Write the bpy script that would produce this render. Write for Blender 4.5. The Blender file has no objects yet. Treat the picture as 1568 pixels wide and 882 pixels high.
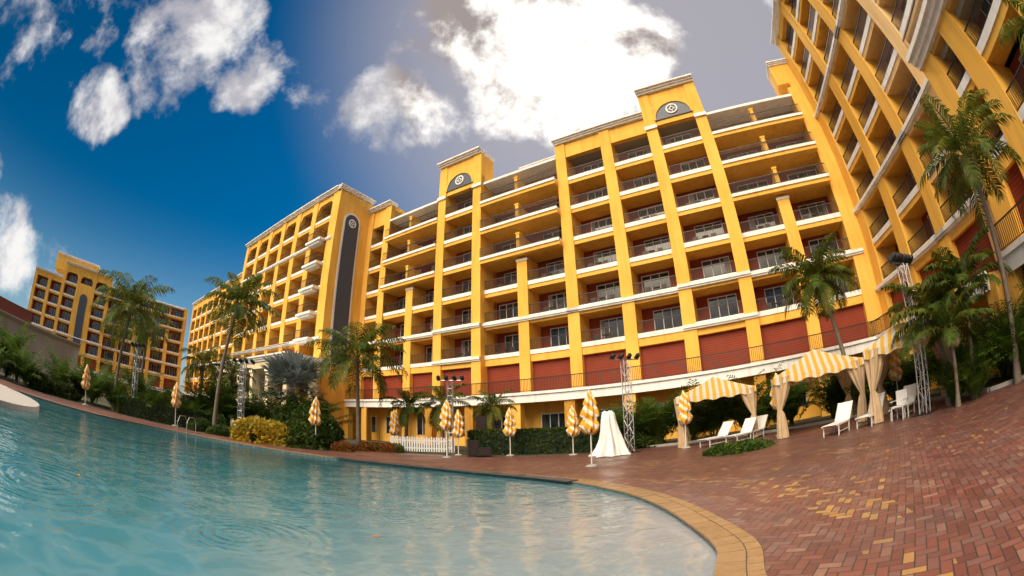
import bpy, bmesh, math, random
from mathutils import Vector, Matrix
from mathutils.geometry import tessellate_polygon
random.seed(7)
R=random.random
def U(a,b): return a+(b-a)*R()
sc=bpy.context.scene
sc.view_settings.view_transform='Standard'
sc.view_settings.look='None'
sc.view_settings.exposure=0
rad=math.radians

# ------------------------------------------------------------ node helpers
class NT:
    def __init__(s,nt): s.nt=nt; s.n=nt.nodes; s.l=nt.links
    def new(s,t,**k):
        n=s.n.new(t)
        for a,b in k.items(): setattr(n,a,b)
        return n
    def put(s,inp,v):
        if v is None: return
        if isinstance(v,bpy.types.NodeSocket): s.l.new(v,inp)
        else:
            if inp.type=='RGBA' and len(v)==3: v=(*v,1)
            inp.default_value=v
    def m(s,op,a,b=None,c=None,clamp=False):
        n=s.new('ShaderNodeMath',operation=op); n.use_clamp=clamp
        s.put(n.inputs[0],a)
        if b is not None: s.put(n.inputs[1],b)
        if c is not None: s.put(n.inputs[2],c)
        return n.outputs[0]
    def vm(s,op,a,b=None,out=0):
        n=s.new('ShaderNodeVectorMath',operation=op)
        s.put(n.inputs[0],a)
        if b is not None: s.put(n.inputs[1],b)
        return n.outputs[out]
    def mix(s,f,a,b,bt='MIX'):
        n=s.new('ShaderNodeMix',data_type='RGBA',blend_type=bt)
        s.put(n.inputs[0],f); s.put(n.inputs[6],a); s.put(n.inputs[7],b)
        return n.outputs[2]
    def mr(s,v,a,b,c=0.0,d=1.0,smooth=False):
        n=s.new('ShaderNodeMapRange')
        if smooth: n.interpolation_type='SMOOTHSTEP'
        s.put(n.inputs[0],v)
        for i,x in enumerate((a,b,c,d)): n.inputs[i+1].default_value=x
        return n.outputs[0]
    def noise(s,vec,scale,detail=3,rough=.5,dist=0):
        n=s.new('ShaderNodeTexNoise')
        s.put(n.inputs['Vector'],vec); n.inputs['Scale'].default_value=scale
        n.inputs['Detail'].default_value=detail; n.inputs['Roughness'].default_value=rough
        n.inputs['Distortion'].default_value=dist
        return n.outputs[0]
    def sep(s,v):
        n=s.new('ShaderNodeSeparateXYZ'); s.put(n.inputs[0],v); return n.outputs
    def comb(s,x,y,z=0.0):
        n=s.new('ShaderNodeCombineXYZ'); s.put(n.inputs[0],x);s.put(n.inputs[1],y);s.put(n.inputs[2],z); return n.outputs[0]
    def pos(s): return s.new('ShaderNodeNewGeometry').outputs['Position']
    def obj(s): return s.new('ShaderNodeTexCoord').outputs['Object']
def mat(name):
    m=bpy.data.materials.new(name); m.use_nodes=True
    t=NT(m.node_tree); b=t.n['Principled BSDF']
    return m,t,b
def setp(t,b,col=None,rough=None,metal=None,spec=None):
    if col is not None: t.put(b.inputs['Base Color'],col)
    if rough is not None: t.put(b.inputs['Roughness'],rough)
    if metal is not None: t.put(b.inputs['Metallic'],metal)
    if spec is not None: t.put(b.inputs['Specular IOR Level'],spec)
def bump(t,b,h,strength=.3,dist=.02):
    n=t.new('ShaderNodeBump'); n.inputs['Strength'].default_value=strength; n.inputs['Distance'].default_value=dist
    t.put(n.inputs['Height'],h); t.l.new(n.outputs[0],b.inputs['Normal'])
def stucco(name,c1,c2,rough=.85,streak=.25):
    m,t,b=mat(name); p=t.pos()
    n1=t.noise(p,.35,2,.6)
    st=t.noise(t.vm('MULTIPLY',p,(2.2,2.2,.22)),1.0,2,.65)
    c=t.mix(t.mr(n1,.3,.7),c1,c2)
    c=t.mix(t.mr(st,.48,.78,0,streak),c,tuple(v*.5 for v in c1))
    setp(t,b,c,rough,spec=.15)
    return m
def plain(name,c,rough=.6,metal=0.0,var=.15,scale=6,spec=.4):
    m,t,b=mat(name)
    n=t.noise(t.pos(),scale,1,.6)
    setp(t,b,t.mix(n,tuple(v*(1-var) for v in c),tuple(min(1,v*(1+var)) for v in c)),rough,metal,spec)
    return m
M_YEL=stucco('yellow_stucco',(.80,.42,.07),(.88,.50,.10),streak=.38)
M_YEL2=stucco('sunlit_yellow_stucco',(.84,.55,.24),(.90,.62,.30),streak=.32)  # paler copy of the yellow stucco, sunlit tone put into the colour
M_WHT=stucco('white_trim',(.78,.76,.74),(.84,.82,.80),.7,.4)
M_RED=stucco('terracotta_wall',(.22,.038,.016),(.29,.056,.026),.85,.25)
M_GREY=plain('rail_metal',(.045,.032,.028),.45,.3)
M_SLATE,_t,_b=mat('slate_blue_tile')
_p=_t.pos(); setp(_t,_b,_t.mix(_t.noise(_p,5,3),(.03,.04,.065),(.065,.08,.115)),.5)
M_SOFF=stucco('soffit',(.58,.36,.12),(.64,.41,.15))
M_FRAME=plain('white_frame',(.66,.67,.67),.4,var=.05)
M_BASE=stucco('cream_base_wall',(.66,.56,.36),(.72,.62,.42))
M_BFLOOR=stucco('balcony_floor',(.42,.30,.15),(.48,.36,.19))
def glassmat():
    m,t,b=mat('window_glass'); p=t.pos()
    n=t.noise(p,.9,1,.5)
    c=t.mix(t.mr(n,.4,.6),(.008,.012,.016),(.035,.05,.062))
    setp(t,b,c,.04,0,.65); return m
M_GLASS=glassmat()
M_CURT=plain('curtain',(.26,.24,.21),.9)
def shutter():
    m,t,b=mat('red_shutter'); z=t.sep(t.pos())[2]
    w=t.m('FRACT',t.m('MULTIPLY',z,6.0))
    c=t.mix(t.mr(w,0.0,.25),(.05,.011,.007),t.mix(t.noise(t.pos(),.7,2),(.19,.03,.013),(.28,.052,.026)))
    setp(t,b,c,.65,spec=.2); return m
M_SHUT=shutter()
M_ROOF=plain('roof_membrane',(.35,.33,.30),.9)

# ------------------------------------------------------------ mesh builder
def new_obj(name,verts,faces,mats,mi=None,parent=None,smooth=False):
    me=bpy.data.meshes.new(name); me.from_pydata(verts,[],faces)
    for m in mats: me.materials.append(m)
    if mi: me.polygons.foreach_set('material_index',mi)
    if smooth: me.polygons.foreach_set('use_smooth',[True]*len(faces))
    me.update()
    o=bpy.data.objects.new(name,me); sc.collection.objects.link(o)
    if parent: o.parent=parent
    return o
def empty(name,loc=(0,0,0),rz=0):
    e=bpy.data.objects.new(name,None); sc.collection.objects.link(e); e.location=loc; e.rotation_euler=(0,0,rz)
    e.empty_display_size=.5
    return e
BF=[(0,4,6,2),(1,3,7,5),(0,1,5,4),(2,6,7,3),(0,2,3,1),(4,5,7,6)]
class MB:
    def __init__(s): s.parts={}
    def g(s,m): return s.parts.setdefault(m,[[],[]])
    def prism(s,vs,m):
        V,F=s.g(m); k=len(V); V.extend(vs)
        F.extend([tuple(k+i for i in f) for f in BF])
    def box(s,fr,s0,s1,d0,d1,z0,z1,m):
        (ox,oy),(tx,ty)=fr; nx,ny=ty,-tx
        vs=[]
        for d in (d0,d1):
            for z in (z0,z1):
                for a in (s0,s1): vs.append((ox+tx*a+nx*d,oy+ty*a+ny*d,z))
        s.prism(vs,m)
    def arch(s,fr,s0,s1,d0,d1,zs,zt,m,n=14):
        (ox,oy),(tx,ty)=fr; nx,ny=ty,-tx
        c=(s0+s1)/2;r=(s1-s0)/2
        for i in range(n):
            a0=math.pi-math.pi*i/n; a1=math.pi-math.pi*(i+1)/n
            p0=(c+r*math.cos(a0),zs+min(r,zt-zs-.1)*math.sin(a0)); p1=(c+r*math.cos(a1),zs+min(r,zt-zs-.1)*math.sin(a1))
            vs=[]
            for d in (d0,d1):
                for (x,z) in ((p0[0],p0[1]),(p1[0],p1[1]),(p0[0],zt),(p1[0],zt)):
                    vs.append((ox+tx*x+nx*d,oy+ty*x+ny*d,z))
            s.prism(vs,m)
    def ring(s,fr,c,zc,r0,r1,d0,d1,m,a0=0,a1=2*math.pi,n=24):
        (ox,oy),(tx,ty)=fr; nx,ny=ty,-tx
        for i in range(n):
            b0=a0+(a1-a0)*i/n; b1=a0+(a1-a0)*(i+1)/n
            vs=[]
            for d in (d0,d1):
                for (r,a) in ((r0,b1),(r0,b0),(r1,b1),(r1,b0)):
                    x=c+r*math.cos(a); z=zc+r*math.sin(a)
                    vs.append((ox+tx*x+nx*d,oy+ty*x+ny*d,z))
            s.prism(vs,m)
    def out(s,parent,names):
        for m,(V,F) in s.parts.items():
            new_obj(names.get(m.name,m.name),V,F,[m],parent=parent)
NM={'yellow_stucco':'walls','sunlit_yellow_stucco':'sunny_walls','white_trim':'cornices','terracotta_wall':'balcony_back_walls','rail_metal':'railings','slate_blue_tile':'slate_panels','soffit':'soffits','white_frame':'window_frames','window_glass':'windows','curtain':'curtains','red_shutter':'shutters','roof_membrane':'roof','cream_base_wall':'base_walls','balcony_floor':'balcony_floors'}

def railing(mb,fr,s0,s1,d,z,h=1.05,sp=.13):
    mb.box(fr,s0,s1,d-.03,d+.03,z+h-.06,z+h,M_GREY)
    mb.box(fr,s0,s1,d-.02,d+.02,z+.08,z+.12,M_GREY)
    n=max(1,int((s1-s0)/sp))
    for i in range(n+1):
        a=s0+(s1-s0)*i/n
        mb.box(fr,a-.014,a+.014,d-.014,d+.014,z+.12,z+h-.06,M_GREY)
def window(mb,fr,c,w,z,h,d):
    mb.box(fr,c-w/2,c+w/2,d,d+.04,z,z+h,M_GLASS)
    f=.06
    mb.box(fr,c-w/2-f,c-w/2,d,d+.1,z,z+h+f,M_FRAME); mb.box(fr,c+w/2,c+w/2+f,d,d+.1,z,z+h+f,M_FRAME)
    mb.box(fr,c-w/2,c+w/2,d,d+.1,z+h,z+h+f,M_FRAME)
    k=3 if w>2 else 2
    for i in range(1,k):
        a=c-w/2+w*i/k; mb.box(fr,a-.03,a+.03,d+.04,d+.09,z,z+h,M_FRAME)
    if R()<.35:
        cw=U(.2,.5); side=-1 if R()<.5 else 1
        a=c+side*(w/2-cw/2-.02); mb.box(fr,a-cw/2,a+cw/2,d+.041,d+.045,z+.02,z+h-.02,M_CURT)
def furniture(mb,fr,c,z,d):
    for o in (-.75,.6):
        x=c+o+U(-.15,.15)
        mb.box(fr,x-.22,x+.22,d-.22,d+.22,z+.40,z+.45,M_GREY)
        mb.box(fr,x-.22,x+.22,d-.22,d-.17,z+.45,z+.9,M_GREY)
        for a in (-.2,.2):
            for b in (-.2,.2): mb.box(fr,x+a-.015,x+a+.015,d+b-.015,d+b+.015,z,z+.40,M_GREY)
    mb.box(fr,c-.3,c+.2,d-.2,d+.2,z+.66,z+.70,M_GREY); mb.box(fr,c-.08,c-.02,d-.03,d+.03,z,z+.66,M_GREY)
DEP=2.0
def bay(mb,fr,s0,s1,z,d=0.0,dep=DEP,sp=.13,H=3.0,wm=None,furn=True,white=True,arch=False,rail=True):
    wm=wm or M_YEL
    mb.box(fr,s0,s1,d-dep,d-.001,z-.5,z-.02,wm)
    mb.box(fr,s0,s1,d-dep+.01,d-.1,z-.02,z+.01,M_BFLOOR)
    if white:
        mb.box(fr,s0,s1,d-.12,d+.07,z-.16,z+.2,M_WHT)
    mb.box(fr,s0,s1,d-dep-.2,d-dep,z-.02,z+H-.5,M_RED)
    w=(s1-s0)*U(.58,.64); side=.3*(1 if R()<.85 else -1)
    window(mb,fr,(s0+s1)/2+side,w,z+.03,2.12,d-dep)
    if rail: railing(mb,fr,s0,s1,d-.03,z+.2,.92,sp)
    if arch: mb.arch(fr,s0,s1,d-.5,d-.002,z+1.3,z+H-.02,wm)
    if furn and R()<.8: furniture(mb,fr,(s0+s1)/2,z+.01,d-.75)
F=[7.75+3*k for k in range(9)]
def cornice(mb,fr,s0,s1,d,z,h=.42,pr=.45,m=None,back=.5):
    m=m or M_WHT
    mb.box(fr,s0,s1,d-back,d+pr*.35,z,z+h*.35,m)
    mb.box(fr,s0-.05,s1+.05,d-back,d+pr*.65,z+h*.35,z+h*.7,m)
    mb.box(fr,s0-.1,s1+.1,d-back,d+pr,z+h*.7,z+h,m)
def lower(mb,fr,cols,d=0.0,pw=1.0,ter=1.8,sp=.15):
    s0,s1=cols[0],cols[-1]
    mb.box(fr,s0,s1,d-.6,d-.4,0,4.0,M_YEL)
    mb.box(fr,s0,s1,d-.6,d+ter,3.95,4.18,M_SOFF)
    mb.box(fr,s0,s1,d+ter,d+ter+.12,3.5,4.1,M_WHT)
    mb.box(fr,s0,s1,d+ter-.1,d+ter+.24,4.1,4.3,M_WHT)
    railing(mb,fr,s0,s1,d+ter+.05,4.3,1.05,sp)
    for i,c in enumerate(cols):
        mb.box(fr,c-.42,c+.42,d+ter-.7,d+ter-.02,0,3.95,M_YEL)
    for a,b in zip(cols[:-1],cols[1:]):
        m=(a+b)/2
        window(mb,fr,m,2.2,.9,1.7,d-.4)
        mb.box(fr,a+pw/2,b-pw/2,d-.45,d-.35,4.18,7.0,M_SHUT)
        mb.box(fr,a+pw/2,b-pw/2,d-.5,d-.001,7.0,7.26,M_YEL)
def block(mb,fr,cols,rows,top,d=0.0,pw=1.0,wide=(),dep=DEP,sp=.13,depth=16,cap=True,wm=None,furn=True,arch_top=False,endcols=(True,True),corn=(1,),low=True,ter=1.8,wide_roof=True):
    wm=wm or M_YEL
    s0,s1=cols[0],cols[-1]
    mb.box(fr,s0,s1,d-depth,d-dep-.2,0,F[max(rows)]+2.7,wm)
    zw=min([F[k] for k in wide]) if wide else None
    for i,c in enumerate(cols):
        e=(i==0 or i==len(cols)-1)
        if i==0 and not endcols[0]: continue
        if i==len(cols)-1 and not endcols[1]: continue
        zt=top
        if wide: zt=zw-.55 if not e else top-.6
        mb.box(fr,c-pw/2,c+pw/2,d-dep-.1,d+.14,4.18,zt,wm)
        if wide and not e: mb.box(fr,c-pw/2-.06,c+pw/2+.06,d-.2,d+.2,zt-.3,zt-.1,M_WHT)
    for k in rows:
        z=F[k]
        if k in wide:
            a,b=s0+pw/2,s1-pw/2
            mb.box(fr,a,b,d-dep,d+.75,z-.42,z-.1,M_YEL)
            mb.box(fr,a,b,d-.3,d+.86,z-.1,z+.16,M_WHT)
            mb.box(fr,a,b,d-dep+.01,d-.3,z-.1,z,M_BFLOOR)
            mb.box(fr,a,b,d-dep-.2,d-dep,z-.42,z+2.58,M_RED)
            railing(mb,fr,a,b,d+.78,z+.16,.95,sp)
            for aa,bb in zip(cols[:-1],cols[1:]):
                window(mb,fr,(aa+bb)/2+.4,2.7,z+.02,2.1,d-dep)
                if furn: furniture(mb,fr,(aa+bb)/2,z,d-.3)
            for c in cols[1:-1]:
                mb.box(fr,c-.16,c+.16,d-dep,d+.7,z,z+1.55,M_YEL)
                mb.box(fr,c-.22,c+.22,d-.1,d+.74,z+1.55,z+1.7,M_YEL)
        else:
            for a,b in zip(cols[:-1],cols[1:]):
                bay(mb,fr,a+pw/2,b-pw/2,z,d,dep,sp,wm=wm,furn=furn,arch=(arch_top and k==max(rows)))
    for k in corn:
        if k in rows and k not in wide:
            mb.box(fr,s0-pw/2,s1+pw/2,d+.0,d+.24,F[k]-.3,F[k]-.17,M_WHT)
            mb.box(fr,s0-pw/2,s1+pw/2,d+.0,d+.34,F[k]-.17,F[k]+.05,M_WHT)
    zt=F[max(rows)]+2.5
    if wide and wide_roof:
        mb.box(fr,s0+pw/2,s1-pw/2,d-dep,d+.3,zt-.05,zt+.2,M_WHT)
        mb.box(fr,s0+pw/2,s1-pw/2,d-dep,d-dep+.25,zt+.2,top-.7,M_RED)
        cornice(mb,fr,s0+pw/2,s1-pw/2,d-dep+.25,top-.7,.4,.4,back=.6)
    else:
        mb.box(fr,s0-pw/2,s1+pw/2,d-.5,d+.0,zt,top,wm)
        mb.box(fr,s0-pw/2,s1+pw/2,d-depth,d-.5,zt+.2,top-.5,M_ROOF)
        if cap: cornice(mb,fr,s0-pw/2,s1+pw/2,d+.14,top,.45,.5,back=1.0)
    if low: lower(mb,fr,cols,d,pw,ter,sp)
def medallion(mb,fr,c,z,d):
    mb.ring(fr,c,z,.42,.55,d,d+.08,M_WHT); mb.ring(fr,c,z,.14,.22,d,d+.09,M_WHT)
    mb.box(fr,c-.42,c-.22,d,d+.06,z-.03,z+.03,M_WHT);mb.box(fr,c+.22,c+.42,d,d+.06,z-.03,z+.03,M_WHT)
    mb.box(fr,c-.03,c+.03,d,d+.06,z-.42,z-.22,M_WHT);mb.box(fr,c-.03,c+.03,d,d+.06,z+.22,z+.42,M_WHT)
def tower(mb,fr,a,b,top,d=.55,sp=.13):
    pw=1.0
    block(mb,fr,[a,b],range(0,6),26.3,d,pw,cap=False,depth=6,low=True,ter=1.8-d,corn=(0,1),sp=sp)
    s0,s1=a+pw/2,b-pw/2; r=(s1-s0)/2
    mb.box(fr,a-pw/2,s0,d-2.0,d+.14,26.3,top,M_YEL); mb.box(fr,s1,b+pw/2,d-2.0,d+.14,26.3,top,M_YEL)
    mb.box(fr,s0,s1,d-2.0,d+.05,26.3,top,M_YEL)
    c=(a+b)/2
    mb.ring(fr,c,25.75,0.0,r*.93,d+.05,d+.12,M_SLATE,0,math.pi)
    mb.ring(fr,c,25.75,r*.93,r*1.04,d+.05,d+.2,M_YEL,0,math.pi)
    medallion(mb,fr,c,26.6,d+.12)
    mb.box(fr,a-pw/2-.08,s0+.05,d+.14,d+.3,24.9,25.25,M_WHT); mb.box(fr,s1-.05,b+pw/2+.08,d+.14,d+.3,24.9,25.25,M_WHT)
    cornice(mb,fr,a-pw/2,b+pw/2,d+.14,top,.5,.6,back=2.4)
    mb.box(fr,a-pw/2,b+pw/2,d-2.1,d-2.0,26.3,top,M_YEL)

# ------------------------------------------------------------ hotel main
th=rad(31)
T=(math.cos(th),-math.sin(th)); N=(math.sin(th),math.cos(th))
O=(30.5*N[0],30.5*N[1]); FR=(O,T)
cj=lambda j:1.0+4.55*j
hotel=empty('hotel_building')
mb=MB()
block(mb,FR,[cj(0),cj(1),cj(2)+.35],range(6),26.9,wide=(3,4,5),endcols=(False,True))
mb.box(FR,cj(2)+.35,11.4,-1.7,.0,0,27,M_YEL)
mb.box(FR,9.3,11.4,-2.2,-.1,27.0,29.4,M_YEL); cornice(mb,FR,9.3,11.4,-.1,29.4,.4,.35,back=2.1)
tower(mb,FR,cj(-1),cj(0),29.1)
block(mb,FR,[cj(-3),cj(-2),cj(-1)],range(6),26.9,endcols=(True,False))
block(mb,FR,[cj(-5),cj(-4),cj(-3)],range(6),26.6,wide=(3,4,5),endcols=(False,False))
tower(mb,FR,cj(-6),cj(-5),29.1)
block(mb,FR,[cj(-8),cj(-7),cj(-6)],range(6),26.6,wide=(3,4,5),endcols=(True,False),sp=.2)
block(mb,FR,[-38.6,cj(-8)],range(6),27.6,endcols=(True,True),sp=.2,d=.1)
mb.box(FR,-19.0,-12.6,-9,-3.6,25.6,28.2,M_YEL); cornice(mb,FR,-19.0,-12.6,-3.6,28.2,.35,.3,back=5.4)
# left tower
DT=5.2; LC=[-40.0,-44.6,-49.0,-53.4,-57.8,-62.2,-67.0][::-1]
block(mb,FR,LC,range(7),29.1,d=DT,pw=1.1,depth=20,arch_top=True,sp=.3,corn=(1,5),furn=False)
mb.box(FR,-39.45,-39.0,-2,DT+.14,0,29.0,M_YEL)
for k in range(1,6):
    z=F[k]
    mb.box(FR,-44.0,-40.6,DT,DT+1.1,z-.3,z-.02,M_WHT); mb.box(FR,-43.6,-41.0,DT+.1,DT+.9,z-.55,z-.3,M_WHT)
    railing(mb,FR,-44.0,-40.6,DT+1.05,z,1.0,.2)
    mb.box(FR,-40.65,-40.6,DT,DT+1.05,z+.9,z+.95,M_GREY)
FS=((O[0]+T[0]*-39.0-N[0]*DT, O[1]+T[1]*-39.0-N[1]*DT),(N[0],N[1]))
for (a,b,m,dd_) in ((.95,3.55,M_WHT,.06),(1.2,3.3,M_SLATE,.12)):
    mb.box(FS,a,b,0,dd_,7.9 if m is M_WHT else 8.2,25.2,m)
    mb.ring(FS,2.25,25.2,0.0,(b-a)/2,0,dd_,m,0,math.pi)
medallion(mb,FS,2.25,25.1,.12)
cornice(mb,FS,-.4,5.2,0.0,29.1,.45,.5,back=.6)
# portico in front of the left tower
PT=[-37.2,-41.5,-45.8,-50.1,-54.4,-58.7][::-1]
for c in PT:
    for dd_ in (10.2,7.2):
        mb.box(FR,c-.4,c+.4,dd_-.4,dd_+.4,0,6.6,M_BASE); mb.box(FR,c-.52,c+.52,dd_-.52,dd_+.52,6.25,6.6,M_WHT); mb.box(FR,c-.52,c+.52,dd_-.52,dd_+.52,0,.5,M_WHT)
mb.box(FR,-59.2,-36.7,5.5,10.7,6.6,7.35,M_BASE)
cornice(mb,FR,-59.2,-36.7,10.7,7.35,.55,.5,back=5.2)
mb.box(FR,-36.7,-36.35,5.5,10.9,7.5,7.9,M_WHT)
railing(mb,FR,-59,-36.9,10.6,7.9,1.0,.25)
# connecting wing
WC=[-69.5-4.6*i for i in range(10)][::-1]
block(mb,FR,WC,range(6),26.6,d=2.2,sp=.6,furn=False,depth=14)
mb.box(FR,-69.5,-66.5,-8,4.0,0,27.5,M_YEL)
mb.out(hotel,NM)

# right wing
wing=empty('hotel_building')
mb=MB()
WT=(-.36,-.933); WO=(25.55,20.2); FW=(WO,WT)
wc=[.55+4.6*i for i in range(3)]
block(mb,FW,wc,range(8),31.9,wm=M_YEL,corn=(0,2,5),depth=14,sp=.13,pw=1.15)
wc2=[wc[-1]+4.6*i for i in range(7)]
block(mb,FW,wc2,range(8),31.9,wm=M_YEL2,corn=(0,2,5),depth=14,sp=.13,endcols=(False,True),low=False,pw=1.15)
lower(mb,FW,wc2[0:2],0,1.15,1.8,.15)
pc=[wc2[1]+2.2]+[c+.3 for c in wc2[2:]]
block(mb,FW,pc,(0,1),13.2,d=1.5,depth=3.1,sp=.13,cap=False,pw=1.3,low=True,ter=1.2,corn=())
cornice(mb,FW,pc[0]-.7,wc2[-1],1.6,13.2,.8,.6,back=1.6)
mb.box(FW,pc[0]-.65,wc2[-1],-.2,1.5,13.0,13.2,M_SOFF)
railing(mb,FW,pc[0]-.5,wc2[-1],1.7,14.0,1.0,.14)
mb.out(wing,NM)

# distant building
far=empty('hotel_building')
mb=MB()
A=Vector((-110,42));B=Vector((-83,81)); L=(B-A).length; t=(B-A)/L
FD=((A.x,A.y),(t.x,t.y))
n=10; cs=[L*i/n for i in range(n+1)]
block(mb,FD,cs[0:3],range(5),23.4,sp=.8,furn=False,depth=14)
block(mb,FD,cs[2:6],range(6),27.0,d=1.5,sp=.8,furn=False,depth=14,arch_top=True)
block(mb,FD,cs[5:],range(6),26.2,sp=.8,furn=False,depth=14,wide=(4,5))
mb.box(FD,cs[3]+.5,cs[4]-.5,1.5,1.62,7.5,23.5,M_YEL)
mb.box(FD,cs[3]+1.2,cs[4]-1.2,1.62,1.75,8,20,M_SLATE); mb.ring(FD,(cs[3]+cs[4])/2,20,0,(cs[1]-2.4)/2,1.62,1.75,M_SLATE,0,math.pi)
mb.box(FD,cs[1],cs[4],-9,-3,26,29.6,M_YEL); cornice(mb,FD,cs[1],cs[4],-3,29.6,.5,.4,back=6)
mb.out(far,NM)

# ------------------------------------------------------------ ground, deck, pool
def spline(pts,closed=True,sub=6):
    out=[];n=len(pts)
    for i in range(n):
        p0,p1,p2,p3=[Vector(pts[(i+k-1)%n]) for k in range(4)]
        for j in range(sub):
            u=j/sub
            out.append(.5*((2*p1)+(-p0+p2)*u+(2*p0-5*p1+4*p2-p3)*u*u+(-p0+3*p1-3*p2+p3)*u**3))
    return out
pool=[(1.7,3.3),(2.1,4.1),(2.3,5.4),(2.4,6.8),(2.35,8.2),(2.1,9.5),(1.5,11.3),(.2,13.2),(-2.2,15.3),(-4.2,16.5),(-6.3,17.2),(-8.5,17.6),(-11.9,17.8),(-15.6,17.4),(-18.5,16.2),(-20.3,13.5),(-22.3,10.2),(-24,6.5),(-26,0),(-23,-6),(-12,-7),(-4,-3.5),(-.2,.2),(1.0,1.9)]
PO=spline([(x,y) for x,y in pool])
def offset(P,w):
    n=len(P);o=[]
    for i in range(n):
        d=(P[(i+1)%n]-P[i-1]).normalized(); o.append(P[i]+Vector((d.y,-d.x))*w)
    return o
area=sum(PO[i].x*PO[(i+1)%len(PO)].y-PO[(i+1)%len(PO)].x*PO[i].y for i in range(len(PO)))
sg=1 if area>0 else -1
def brickmat():
    m,t,b=mat('herringbone_brick'); p=t.sep(t.pos())
    a=rad(38); s=1/.115
    X=t.m('MULTIPLY',t.m('ADD',t.m('MULTIPLY',p[0],math.cos(a)),t.m('MULTIPLY',p[1],math.sin(a))),s)
    Y=t.m('MULTIPLY',t.m('SUBTRACT',t.m('MULTIPLY',p[1],math.cos(a)),t.m('MULTIPLY',p[0],math.sin(a))),s)
    i=t.m('FLOOR',X); j=t.m('FLOOR',Y); fx=t.m('SUBTRACT',X,i); fy=t.m('SUBTRACT',Y,j)
    mm=t.m('FLOORED_MODULO',t.m('SUBTRACT',i,j),4.0)
    def eq(v): return t.m('COMPARE',mm,float(v),.1)
    e0,e1,e2,e3=[eq(k) for k in range(4)]
    idx=t.m('SUBTRACT',i,e1); idy=t.m('SUBTRACT',j,e2)
    w=.06
    L=t.m('LESS_THAN',fx,w);Rr=t.m('GREATER_THAN',fx,1-w);Bo=t.m('LESS_THAN',fy,w);Tp=t.m('GREATER_THAN',fy,1-w)
    def mu(a,b): return t.m('MULTIPLY',a,b)
    def no(a): return t.m('SUBTRACT',1.0,a)
    g=t.m('MAXIMUM',t.m('MAXIMUM',mu(L,no(e1)),mu(Rr,no(e0))),t.m('MAXIMUM',mu(Bo,no(e2)),mu(Tp,no(e3))))
    wn=t.new('ShaderNodeTexWhiteNoise',noise_dimensions='2D'); t.l.new(t.comb(idx,idy),wn.inputs['Vector'])
    r=wn.outputs['Value']; wc=t.sep(wn.outputs['Color'])
    cr=t.new('ShaderNodeValToRGB'); t.l.new(r,cr.inputs[0])
    e=cr.color_ramp; e.elements[0].color=(.13,.043,.034,1); e.elements[1].color=(.33,.17,.12,1)
    for pz,c in ((.3,(.18,.058,.044,1)),(.6,(.24,.080,.058,1)),(.85,(.19,.092,.080,1))):
        q=e.elements.new(pz); q.color=c
    col=cr.outputs[0]
    ux=t.m('ADD',p[0],2.0); uy=t.m('SUBTRACT',p[1],6.3)
    dist=t.m('SQRT',t.m('ADD',mu(ux,ux),mu(uy,uy)))
    band=t.m('MULTIPLY',t.mr(dist,5.9,6.15),t.mr(dist,6.95,6.7))
    band2=t.m('MULTIPLY',t.mr(dist,9.2,9.6),t.mr(dist,10.6,10.2))
    bb=t.m('ADD',t.m('ADD',mu(band,.17),mu(band2,.06)),.008)
    yel=t.m('LESS_THAN',wc[0],bb)
    col=t.mix(yel,col,t.mix(wc[1],(.40,.20,.055),(.50,.29,.10)))
    P_=t.pos()
    big=t.noise(P_,.6,3,.6)
    col=t.mix(t.mr(big,.35,.7,0,.6),col,(.085,.045,.040))
    col=t.mix(t.mr(t.noise(P_,3.0,4,.7),.56,.8,0,.35),col,(.32,.25,.21))
    col=t.mix(t.mr(t.noise(P_,60,2,.7),.3,.75,0,.3),col,(.08,.04,.035))
    col=t.mix(g,col,(.045,.035,.03))
    setp(t,b,col,t.mr(big,.3,.7,.28,.55),spec=.5)
    h=t.m('ADD',t.m('MULTIPLY',no(g),.8),mu(wc[2],.4))
    bump(t,b,h,.7,.006)
    return m
M_BRICK=brickmat()
M_SOIL,_t,_b=mat('grass_soil'); _p=_t.pos()
setp(_t,_b,_t.mix(_t.mr(_t.noise(_p,.8,3,.6),.4,.6),(.04,.06,.018),(.07,.055,.035)),.95)
gr=[(-1500,-1500),(1500,-1500),(1500,1500),(-1500,1500)]
def sheet(name,outer,holes,z,m,parent=None):
    polys=[[Vector((p[0],p[1],0)) for p in outer]]+[[Vector((p[0],p[1],0)) for p in h] for h in holes]
    tr=tessellate_polygon(polys); V=[(v.x,v.y,z) for P in polys for v in P]
    fs=[]
    for a,b_,c in tr:
        A_,B_,C_=V[a],V[b_],V[c]
        cr=(B_[0]-A_[0])*(C_[1]-A_[1])-(B_[1]-A_[1])*(C_[0]-A_[0])
        fs.append((a,b_,c) if cr>0 else (a,c,b_))
    return new_obj(name,V,fs,[m],parent=parent)
sheet('ground',gr,[[(p.x,p.y) for p in offset(PO,sg*.3)]],-.01,M_SOIL)
deck=[(30,-25),(22,-3),(16.2,2.5),(14.6,6.5),(17.5,12),(14.5,17.5),(11.0,21.5),(7,22.6),(2,22.8),(-3,24.3),(-8.5,24.6),(-9.5,21.5),(-13.5,20.5),(-18,20.6),(-21.5,19.2),(-25.5,17),(-27.5,11),(-31,0),(-30,-25)]
sheet('brick_pavement',deck,[[(p.x,p.y) for p in PO]],0.0,M_BRICK)
M_CONC=plain('pale_concrete',(.34,.32,.30),.8)
kp=[(22,-3),(16.2,2.5),(14.6,6.5),(17.5,12),(14.5,17.5),(11.0,21.5),(7,22.6)]
mb=MB()
for (x0,y0),(x1,y1) in zip(kp[:-1],kp[1:]):
    l=math.hypot(x1-x0,y1-y0); mb.box(((x0,y0),((x1-x0)/l,(y1-y0)/l)),0,l,-.15,0,-.05,.13,M_CONC)
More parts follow.
